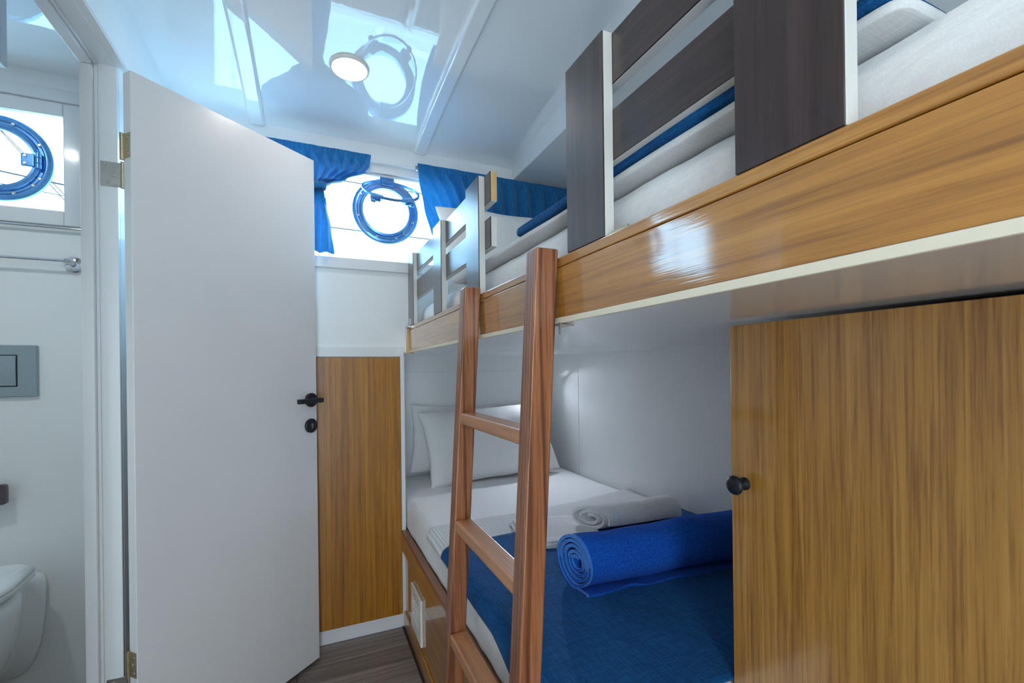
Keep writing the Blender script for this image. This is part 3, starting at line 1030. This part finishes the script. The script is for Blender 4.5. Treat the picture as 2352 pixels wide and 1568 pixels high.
def rolled(name, matA, matH, p0, p1, r_out, turns, th, flat, label, group, twist=0.0, tail=0.0, parts=None, lumps=0.004, seed=0.0, r_in=0.012, flip=1, shear=0.0):
    """spiral roll from p0 (visible end) to p1 lying on a surface"""
    p0, p1 = Vector(p0), Vector(p1)
    ax = (p1 - p0)
    L = ax.length
    ax.normalize()
    up = Vector((0, 0, 1))
    side = up.cross(ax).normalized() * flip     # horizontal, perpendicular to the axis
    root = thing(name, p0 + ax * (L / 2) - up * (r_out * flat), label, 'towel', group)
    N = int(turns * 26)
    sp = []
    for i in range(N + 1):
        t = i / N
        a = twist + t * turns * 2 * PI
        rr = r_in + (r_out - r_in) * t + 0.0022 * math.sin(a * 0.73 + seed) * (1 - t)
        if t > 0.9:
            rr = r_in + (r_out - r_in) * (0.9 + (t - 0.9) * 1.0)
        sp.append((rr * math.cos(a), rr * math.sin(a) * flat))
    if tail:
        # free end lying flat on the bed at the bottom
        lx, ly = sp[-1]
        for q in range(1, 7):
            sp.append((lx + tail * q / 6.0, ly))
    n_len = 30
    def cross(i):
        a_, b_ = sp[max(i - 1, 0)], sp[min(i + 1, len(sp) - 1)]
        d = Vector((b_[0] - a_[0], b_[1] - a_[1]))
        d.normalize()
        return Vector((-d.y, d.x))
    def layer(name_, mat_, s0, s1, grow, par):
        mb = MB()
        rings = []
        ns = n_len if s1 - s0 > 0.5 else 3
        V = []
        for k_ in range(ns + 1):
            f = s0 + (s1 - s0) * k_ / ns
            row_o, row_i = [], []
            for i, q in enumerate(sp):
                nrm = cross(i)
                rad = math.hypot(*q) / r_out
                lump = lumps * rad * (nz(f * 4 + seed, q[0] * 14, q[1] * 14) - 0.5 * math.sin(PI * f) ** 2 * (1 if q[1] > 0 else 0))
                endo = 0.010 * (1 - rad) * (1 if f < 0.02 else 0) + 0.004 * nz(i * 0.08 + seed, 1.0, 2.0)
                base = p0 + ax * (f * L + endo - shear * q[0] * (1 - f) * flip * (1 if flip > 0 else -1))
                for row, sg in ((row_o, 1), (row_i, -1)):
                    w_ = sg * (th / 2 + grow) * -1
                    c_ = Vector((q[0], q[1])) + nrm * w_
                    zz_ = c_.y * (1 + lump / max(r_out, 1e-6))
                    xx_ = c_.x * (1 + lump / max(r_out, 1e-6))
                    if tail and i > N:
                        zz_ = c_.y + 0.004 + 0.014 * max(0, nz(f * 7 + seed, i * 0.3, 9.0)) * (i - N) / 6
                        xx_ = c_.x + 0.02 * nz(f * 5 + seed, 3.3, 0.2) * (i - N) / 6
                    row.append(mb.v(base + side * xx_ + up * zz_))
            V.append(row_o + row_i[::-1])
        nn = len(V[0])
        for a_, c_ in zip(V, V[1:]):
            for i in range(nn):
                j = (i + 1) % nn
                mb.bm.faces.new((a_[i], a_[j], c_[j], c_[i]))
        m_ = len(sp)
        for E_ in (V[0], V[-1]):
            for i in range(m_ - 1):
                mb.bm.faces.new((E_[i], E_[i + 1], E_[nn - 2 - i], E_[nn - 1 - i]))
        return mb.build(name_, mat_, par, smooth=60)
    layer('roll', matA, 0.0, 1.0, 0.0, root)
    for (s0, s1, nm) in (parts or []):
        layer(nm, matH, s0, s1, 0.0006, root)
    return root


rolled('rolled_towel', M['blue_terry'], M['blue_hem'], (0.600, 0.985, 0.562 + 0.070), (1.135, 0.950, 0.562 + 0.070), 0.0705, 4.6, 0.0066, 1.0,
       'rolled bright blue terry towel on the navy throw', 'towels on the lower bunk', twist=-PI / 2 - 0.6 * 2 * PI, tail=0.05, parts=[(0.0, 0.012, 'hem')], seed=3.0, flip=-1, lumps=0.013, shear=-0.2)
rolled('rolled_towel', M['white_terry'], M['white_band'], (0.865, 1.318, 0.5635 + 0.042), (1.200, 1.292, 0.5635 + 0.042), 0.060, 2.4, 0.0115, 0.70,
       'rolled white terry towel behind the blue one', 'towels on the lower bunk', twist=-PI / 2 + 0.4 * 2 * PI, tail=0.0, parts=[(0.05, 0.155, 'woven_band')], seed=8.0, r_in=0.014, shear=0.75)
# flat folded white hand towel
ft = thing('folded_towel', (0.76, 1.33, 0.5605), 'flat folded white hand towel half under the rolled one', 'towel', 'towels on the lower bunk')
for q, (dx, dz) in enumerate(((0.0, 0.0), (0.012, 0.0065))):
    mb = MB()
    Mx = Matrix.Translation((0.745 + dx, 1.335, 0.564 + dz)) @ Matrix.Rotation(-0.22, 4, 'Z')
    mb.M = Mx
    mb.grid(lambda u, v: (-0.13 + 0.26 * u, -0.115 + 0.26 * v + 0.01 * nz(u * 3, v, q), 0.003 * abs(nz(u * 4, v * 4, q)) + 0.001), 30, 24)
    mb.build('layer', M['white_terry'], ft, smooth=180, solid=0.0055)
mb = MB()
mb.M = Matrix.Translation((0.745, 1.335, 0.5745)) @ Matrix.Rotation(-0.22, 4, 'Z')
mb.grid(lambda u, v: (-0.13 + 0.26 * u, -0.095 + 0.04 * v, 0.003 * abs(nz(u * 4, v * 4, 1)) + 0.0012), 24, 4)
mb.build('woven_band', M['white_band'], ft, smooth=180, solid=0.002)

# ------------------------------------------------------------------ ladder
LEAN = 0.0585


def xa(z):
    return 0.350 - LEAN * (1.327 - z)


ld = thing('ladder', (0.30, 0.9, 0), 'red-brown wooden ladder leaning on the upper bunk', 'ladder')
for (ya, yb) in ((0.681, 0.722), (1.073, 1.112)):
    mb = MB()
    d = 0.043
    mb.hexa([(xa(0), ya, 0), (xa(0) + d, ya, 0), (xa(0) + d, yb, 0), (xa(0), yb, 0),
             (xa(1.326), ya, 1.327), (xa(1.326) + d, ya, 1.327), (xa(1.326) + d, yb, 1.327), (xa(1.326), yb, 1.327)])
    mb.build('rail', M['pine_z'], ld, bevel=0.004, seg=3)
for zt in (1.015, 0.752, 0.478, 0.205):
    mb = MB()
    xx = xa(zt)
    mb.box(xx + 0.001, xx + 0.044, 0.722, 1.073, zt - 0.029, zt)
    mb.build('rung', M['pine_y'], ld, bevel=0.005, seg=3)
mb = MB()
mb.box(XB + 0.001, XB + 0.030, 0.684, 0.716, ZU - 0.004, ZU - 0.001)
mb.box(XB - 0.003, XB - 0.001, 0.678, 0.681, ZU - 0.020, ZU)
tag(mb.build('hook_plate', M['steel'], ld), 'small steel hook behind the near rail')

# ------------------------------------------------------------------ cupboard
XC = 0.682
cb = thing('cupboard', (XC + 0.3, 0.2, 0), 'tall oak cupboard with small black knob below the upper bunk', 'cupboard')
B('body', M['oak_z'], (XC + 0.020, XR - 0.004, -0.80, 0.566, 0.002, 1.188), cb, 0.001)
cd = B('cupboard_door', M['oak_z'], (XC, XC + 0.018, -0.35, 0.580, 0.03, 1.1925), cb, 0.0015)
mb = MB()
mb.lathe([(0.0, 0.0), (0.011, 0.0), (0.011, -0.002), (0.0065, -0.006), (0.005, -0.014), (0.007, -0.018), (0.0145, -0.021), (0.0165, -0.0245), (0.0145, -0.028), (0.008, -0.031), (0.0, -0.032)], (XC, 0.553, 0.918), 'x', 28, cap=False)
tag(mb.build('knob', M['black'], cd, smooth=60), 'round black metal knob')

# ------------------------------------------------------------------ curtains
rod = thing('curtain_rod', (0.5, YB - 0.022, 2.012), 'thin white curtain rod over the cabin window', 'curtain rod')
mb = MB().lathe([(0.0065, -0.30), (0.0065, 0.448)], (0, YB - 0.022, 2.012), 'x', 14)
mb.build('inner_tube', M['trim'], rod, smooth=40)
mb = MB().lathe([(0.008, 0.438), (0.008, 1.325)], (0, YB - 0.022, 2.013), 'x', 14)
mb.build('outer_tube', M['trim'], rod, smooth=40)
mb = MB().lathe([(0.004, 0.428), (0.012, 0.430), (0.012, 0.438), (0.004, 0.440)], (0, YB - 0.022, 2.012), 'x', 16)
mb.build('ring_end', M['steel'], rod, smooth=40)


def lerp_tab(tab, t):
    for (a, va), (b_, vb) in zip(tab, tab[1:]):
        if t <= b_:
            f = (t - a) / (b_ - a)
            f = f * f * (3 - 2 * f)
            return va + (vb - va) * f
    return tab[-1][1]


def curtain_left():
    zt, zb = 2.030, 1.602
    right = [(1.602, 0.092), (1.70, 0.080), (1.80, 0.064), (1.845, 0.055), (1.866, 0.052), (1.885, 0.085), (1.905, 0.140), (1.955, 0.218), (1.985, 0.234), (2.03, 0.240)]
    left = [(1.602, -0.030), (1.70, -0.026), (1.80, -0.016), (1.845, -0.006), (1.866, -0.004), (1.885, -0.035), (1.905, -0.075), (1.955, -0.14), (1.985, -0.165), (2.03, -0.17)]
    mb = MB()
    def fn(u, v):
        z = zb + (zt - zb) * v
        xl, xr = lerp_tab(left, z), lerp_tab(right, z)
        wdt = xr - xl
        x = xl + wdt * u
        head = max(0.0, min(1.0, (z - 1.985) / 0.02))
        body = 1 - head
        pinch = math.exp(-((z - 1.86) / 0.03) ** 2)
        amp = (0.014 + 0.004 * pinch) * body + 0.0055 * head
        low = max(0.0, min(1.0, (1.85 - z) / 0.05))
        ph = 2 * PI * ((9 - 5.5 * low) * u + 0.35 * math.sin(3.2 * u + 2 * z * 4))
        y = YB - 0.038 + 0.002 * body - 0.010 * pinch + amp * (1 - 0.85 * head) * math.sin(ph) + 0.0035 * math.sin(2 * PI * 27 * u + 4 * math.sin(9 * u)) * head
        y += 0.003 * nz(u * 9, z * 12, 2.2)
        zz = z + (0.0016 * math.sin(2 * PI * 27 * u + 4 * math.sin(9 * u)) if v > 0.97 else 0)
        # sag of the sweep: folds fall diagonally
        return (x, min(y, YB - 0.010), zz)
    mb.grid(fn, 200, 70)
    o = mb.build('curtain', M['curtain'], None, smooth=180)
    return o


c1 = curtain_left()
c1p = thing('curtain', (0.03, YB - 0.03, 1.602), 'blue linen curtain tied back beside the open door', 'curtain', 'blue window curtains')
c1.name = 'cloth'
c1.parent = c1p
c1.matrix_parent_inverse = Matrix.Translation(-Vector(c1p.location))
mb = MB()
rings = []
for k_ in range(25):
    a = 2 * PI * k_ / 24
    cx_, cy_ = 0.025 + 0.036 * math.cos(a), YB - 0.044 + 0.026 * math.sin(a)
    tl = 0.010 * math.cos(a)
    rings.append([(cx_, cy_, 1.846 + tl), (cx_ * 1.0 + 0.003 * math.cos(a), cy_ + 0.003 * math.sin(a), 1.858 + tl), (cx_, cy_, 1.872 + tl)])
mb.loft(rings, cap=False, closed=False)
mb.build('tie_band', M['curtain'], c1p, smooth=180, solid=0.003)


def curtain_right():
    zt, zb = 2.030, 1.66
    mb = MB()
    def fn(u, v):
        z = zb + (zt - zb) * v
        t = (zt - z)
        edge = 0.436 + 0.03 * (t / 0.3) + 0.05 * max(0, t / 0.37) ** 2.5
        x = edge + (1.325 - edge) * u
        head = max(0.0, min(1.0, (z - 1.985) / 0.02))
        body = 1 - head
        # folds fan out from the top left towards the lower right
        q = u - 0.42 * max(0.0, 0.5 - u) * (t / 0.37)
        ph = 2 * PI * (13 * q + 0.3 * math.sin(5 * q))
        amp = 0.0145 * body * min(1.0, 0.25 + u * 5) + 0.001 * head
        y = YB - 0.037 + 0.006 * body + amp * math.sin(ph) + 0.0035 * math.sin(2 * PI * 56 * u + 5 * math.sin(13 * u)) * head
        y += 0.003 * nz(u * 14, z * 12, 6.2)
        zz = z + (0.0018 * math.sin(2 * PI * 56 * u + 5 * math.sin(13 * u)) if v > 0.97 else 0)
        return (x, min(y, YB - 0.008), zz)
    mb.grid(fn, 330, 50)
    o = mb.build('curtain', M['curtain'], None, smooth=180)
    return o


tag(curtain_right(), 'blue linen curtain hanging behind the upper bunk', 'curtain', 'blue window curtains')

# ------------------------------------------------------------------ ceiling lamps


def lamp(x, y, label, mat='lamp'):
    z = zc(y, x)
    l = thing('ceiling_lamp', (x, y, z), label, 'lamp', 'round ceiling lamps')
    sl = (zc(y + 0.06, x) - zc(y - 0.06, x)) / 0.12
    mb = MB()
    mb.M = Matrix.Translation((x, y, z)) @ Matrix.Rotation(math.atan(sl), 4, 'X')
    mb.lathe([(0.0525, -0.004), (0.056, -0.0085), (0.062, -0.007), (0.064, -0.001), (0.064, 0.004), (0.0525, 0.004)], (0, 0, 0), 'z', 48, closed=True)
    mb.build('bezel', M['whiteplastic'], l, smooth=35)
    mb = MB()
    mb.M = Matrix.Translation((x, y, z)) @ Matrix.Rotation(math.atan(sl), 4, 'X')
    mb.lathe([(0.0, -0.0045), (0.053, -0.0045)], (0, 0, 0), 'z', 48, cap=False)
    mb.build('diffuser', M[mat], l)
    return l


lamp(0.128, 1.60, 'round white ceiling lamp above the open door')
lamp(0.0, -0.05, 'round white ceiling lamp above the camera', 'lamp_rear')
lamp(-1.02, 1.15, 'round white ceiling lamp in the bathroom', 'lamp_bath')

# reading lamp in the head corner of the lower bunk
m, nt, b = newmat('reading_lamp_led')
b.inputs['Base Color'].default_value = (0.9, 0.9, 0.95, 1)
b.inputs['Emission Color'].default_value = (0.76, 0.84, 1.0, 1)
b.inputs['Emission Strength'].default_value = 1700.0
M['led'] = m
rl = thing('reading_lamp', (XR, 2.44, 1.11), 'small white reading lamp in the lower bunk head corner behind the ladder', 'lamp')
MB().lathe([(0.0, 0.0), (0.020, 0.0), (0.020, -0.008), (0.0, -0.008)], (XR, 2.44, 1.11), 'x', 24, cap=False).build('wall_mount', M['whiteplastic'], rl, smooth=40)
MB().tube([(XR - 0.006, 2.44, 1.11), (XR - 0.07, 2.425, 1.106)], 0.005, 10).build('arm', M['whiteplastic'], rl, smooth=60)
dirv = Vector((-0.40, -0.80, -0.45)).normalized()
Q = dirv.to_track_quat('Z', 'Y').to_matrix().to_4x4()
mb = MB()
mb.M = Matrix.Translation((XR - 0.075, 2.42, 1.105)) @ Q
mb.lathe([(0.0, -0.022), (0.016, -0.020), (0.021, -0.010), (0.022, 0.026), (0.0205, 0.026), (0.0195, -0.007)], (0, 0, 0), 'z', 28, cap=False)
mb.build('shade', M['whiteplastic'], rl, smooth=40)
mb = MB()
mb.M = Matrix.Translation((XR - 0.075, 2.42, 1.105)) @ Q
mb.lathe([(0.0, -0.006), (0.0195, -0.006)], (0, 0, 0), 'z', 28, cap=False)
mb.build('led', M['led'], rl)

# ------------------------------------------------------------------ bathroom things
tr = thing('towel_rail', (-0.735, YB, 1.497), 'chrome towel rail with round end mount on the bathroom wall', 'towel rail')
MB().lathe([(0.0, 0.0), (0.026, 0.0), (0.026, -0.005), (0.022, -0.008), (0.0, -0.008)], (-0.735, YB, 1.494), 'y', 32, cap=False).build('mount', M['chrome'], tr, smooth=40)
MB().tube([(-0.735, YB - 0.006, 1.494), (-0.738, YB - 0.032, 1.498), (-0.748, YB - 0.040, 1.499)], 0.0085, 14).build('arm', M['chrome'], tr, smooth=60)
MB().tube([(-0.745, YB - 0.040, 1.499), (-1.25, YB - 0.040, 1.499)], 0.0045, 12).build('bar', M['chrome'], tr, smooth=60)
MB().lathe([(0.0, 0.0), (0.026, 0.0), (0.026, -0.005), (0.022, -0.008), (0.0, -0.008)], (-1.26, YB, 1.494), 'y', 32, cap=False).build('mount', M['chrome'], tr, smooth=40)
MB().tube([(-1.26, YB - 0.006, 1.494), (-1.257, YB - 0.032, 1.498), (-1.247, YB - 0.040, 1.499)], 0.0085, 14).build('arm', M['chrome'], tr, smooth=60)
cr = thing('sill_rod', (-0.9, YB - 0.018, 1.608), 'thin chrome rod right below the bathroom window', 'rod')
MB().tube([(XP0 - 0.001, YB - 0.018, 1.612), (-1.40, YB - 0.018, 1.612)], 0.0042, 12).build('bar', M['chrome'], cr, smooth=60)

fp = thing('flush_plate', (-0.95, YB, 1.05), 'grey plastic flush plate above the toilet', 'flush plate')
B('plate', M['greyplastic'], (-1.075, -0.830, YB - 0.012, YB, 1.050, 1.219), fp, 0.003)
MB().box(-1.048, -0.877, YB - 0.0125, YB - 0.011, 1.083, 1.187).build('button_gap', M['black_gap'], fp)
mb = MB()
rings = []
for q in range(9):
    t = q / 8
    z = 1.086 + 0.098 * t
    y = YB - 0.0135 - 0.004 * math.sin(PI * (t * 0.8 + 0.1))
    rings.append([(-1.045, YB - 0.011, z), (-1.045, y, z), (-0.880, y, z), (-0.880, YB - 0.011, z)])
mb.loft(rings)
mb.build('button', M['greyplastic'], fp, bevel=0.0015)

pb = thing('paper_holder', (-0.95, YB - 0.03, 0.70), 'dark brown rounded bracket low on the bathroom wall', 'holder')
mb = MB()
pts = []
for s_, cxx, czz in ((0, -0.902, 0.764), (1, -1.05, 0.764), (2, -1.05, 0.718), (3, -0.902, 0.718)):
    for q in range(5):
        a = PI / 2 * s_ + PI / 2 * q / 4
        pts.append((cxx + 0.009 * math.cos(a), czz + 0.009 * math.sin(a)))
mb.loft([[(p[0], YB - 0.045, p[1]) for p in pts], [(p[0], YB - 0.030, p[1]) for p in pts]])
mb.build('cover', M['brownplastic'], pb, bevel=0.001)
MB().box(-1.0, -0.97, YB - 0.031, YB, 0.73, 0.75).build('bracket', M['brownplastic'], pb)

# toilet
TX = -0.972
to = thing('toilet', (TX, YB, 0.08), 'white wall-hung toilet with the lid closed', 'toilet')


def dring(y, hw, zt, zb, bot=0.6, n=28):
    """closed section in x-z at depth y: flat top at zt, curved belly to zb"""
    pts_ = []
    for k_ in range(n):
        t = k_ / (n - 1)
        a = PI * t
        xx = hw * math.copysign(abs(math.cos(a)) ** bot, math.cos(a))
        zz = zt - (zt - zb) * (math.sin(a) ** 0.9)
        pts_.append((TX + xx, y, zz))
    return pts_


mb = MB()
secs = [(YB - 0.001, 0.166, 0.492, 0.13, 0.35), (YB - 0.014, 0.163, 0.492, 0.13, 0.38), (YB - 0.022, 0.150, 0.491, 0.14, 0.42), (YB - 0.050, 0.122, 0.490, 0.15, 0.6), (YB - 0.085, 0.118, 0.488, 0.155, 0.7),
        (YB - 0.115, 0.150, 0.486, 0.16, 0.8), (YB - 0.17, 0.172, 0.484, 0.165, 0.8), (YB - 0.26, 0.177, 0.482, 0.18, 0.8), (YB - 0.36, 0.165, 0.481, 0.21, 0.75), (YB - 0.44, 0.135, 0.480, 0.26, 0.7), (YB - 0.50, 0.085, 0.480, 0.33, 0.65), (YB - 0.515, 0.03, 0.480, 0.40, 0.6)]
mb.loft([dring(y, hw, zt, zb_, bt) for (y, hw, zt, zb_, bt) in secs])
mb.build('bowl', M['porcelain'], to, smooth=50, subsurf=1)


def seat_outline(scale, off=0.0):
    pts_ = []
    yb_ = YB - 0.075
    for k_ in range(41):
        a = -PI / 2 * 0 + PI * k_ / 40
        xx = 0.180 * scale * math.cos(a)
        sy = math.sin(a)
        pts_.append((TX + xx, yb_ - 0.16 - 0.27 * scale * sy))
    pts_.append((TX - 0.168 * scale, yb_ - 0.02))
    pts_.append((TX - 0.14 * scale, yb_))
    pts_.append((TX + 0.14 * scale, yb_))
    pts_.append((TX + 0.168 * scale, yb_ - 0.02))
    return pts_


mb = MB()
o_ = seat_outline(1.0)
mb.loft([[(p[0], p[1], 0.486) for p in seat_outline(0.985)], [(p[0], p[1], 0.490) for p in o_], [(p[0], p[1], 0.498) for p in o_], [(p[0], p[1], 0.5005) for p in seat_outline(0.985)]])
mb.build('seat', M['seat'], to, smooth=40)
mb = MB()
mb.loft([[(p[0], p[1], 0.5015) for p in seat_outline(0.985)], [(p[0], p[1], 0.505) for p in seat_outline(1.0)], [(p[0], p[1], 0.513) for p in seat_outline(0.99)],
         [(p[0], p[1], 0.520) for p in seat_outline(0.95)], [(p[0], p[1], 0.524) for p in seat_outline(0.86)], [(p[0], p[1], 0.525) for p in seat_outline(0.6)]])
mb.build('lid', M['seat'], to, smooth=60)

# cabinet hanging from the bathroom ceiling
mc = thing('mirror_cabinet', (-0.75, 1.3, 2.1), 'pale framed cabinet corner high in the bathroom', 'cabinet')
Yc, Xc_, Zc_ = 1.60, -0.711, 1.914
zt_ = 2.16
B('body', M['brownframe'], (Xc_ - 0.16, Xc_ - 0.012, 1.05, Yc - 0.006, Zc_ + 0.004, zt_), mc, 0.002)
B('frame_stile', M['greywhite'], (Xc_ - 0.016, Xc_, Yc - 0.032, Yc, Zc_, zt_), mc, 0.003)
B('frame_rail', M['greywhite'], (Xc_ - 0.016, Xc_, 1.05, Yc - 0.032, Zc_, Zc_ + 0.032), mc, 0.003)
B('mirror', M['chrome'], (Xc_ - 0.012, Xc_ - 0.008, 1.05, Yc - 0.03, Zc_ + 0.03, zt_), mc, 0.0)

# ------------------------------------------------------------------ outside the windows
ob = thing('bulwark', (0, 2.95, 0.6), 'white bulwark of the side deck outside the windows', 'bulwark')
B('plating', M['hull'], (-4.0, 3.5, 2.95, 3.0, 0.6, 1.925), ob, 0.004)
B('cap_rail', M['hull'], (-4.0, 3.5, 2.92, 3.03, 1.925, 1.955), ob, 0.006)
B('deck', M['hull'], (-4.0, 3.5, 2.56, 2.95, 0.56, 0.60), ob, 0.004)
for xs in (-1.76, -0.60, -0.36, 1.11):
    MB().lathe([(0.012, 0.60), (0.012, 2.75)], (xs, 2.64, 0), 'z', 12).build('stanchion', M['chrome'], ob, smooth=40)
for i, (a, b_, r_, lab) in enumerate((
        ((-1.75, 2.6, 2.062), (-0.60, 2.6, 1.902), 0.0035, 'dark mooring rope outside, crossing the middle of the bathroom porthole'),
        ((-1.75, 2.66, 2.012), (-0.60, 2.66, 1.878), 0.002, 'thin dark line outside just under the rope at the bathroom porthole'),
        ((-1.60, 2.63, 2.70), (-0.90, 2.63, 1.775), 0.002, 'thin rigging line outside falling steeply behind the bathroom porthole'),
        ((-1.60, 2.68, 2.66), (-0.90, 2.68, 1.800), 0.002, 'second steep rigging line outside, farther from the bathroom window'),
        ((-0.35, 2.6, 1.903), (1.10, 2.6, 1.880), 0.003, 'dark guard wire outside across the cabin window'),
        ((-0.35, 2.62, 2.172), (1.10, 2.62, 2.146), 0.003, 'dark guard wire outside near the top of the cabin window'))):
    mid = [(a[0] + (b_[0] - a[0]) * t / 8, a[1], a[2] + (b_[2] - a[2]) * t / 8 - 0.006 * math.sin(PI * t / 8)) for t in range(9)]
    tag(MB().tube(mid, r_, 8).build('rope', M['rope'], None, smooth=60), lab, 'rope', 'ropes outside')
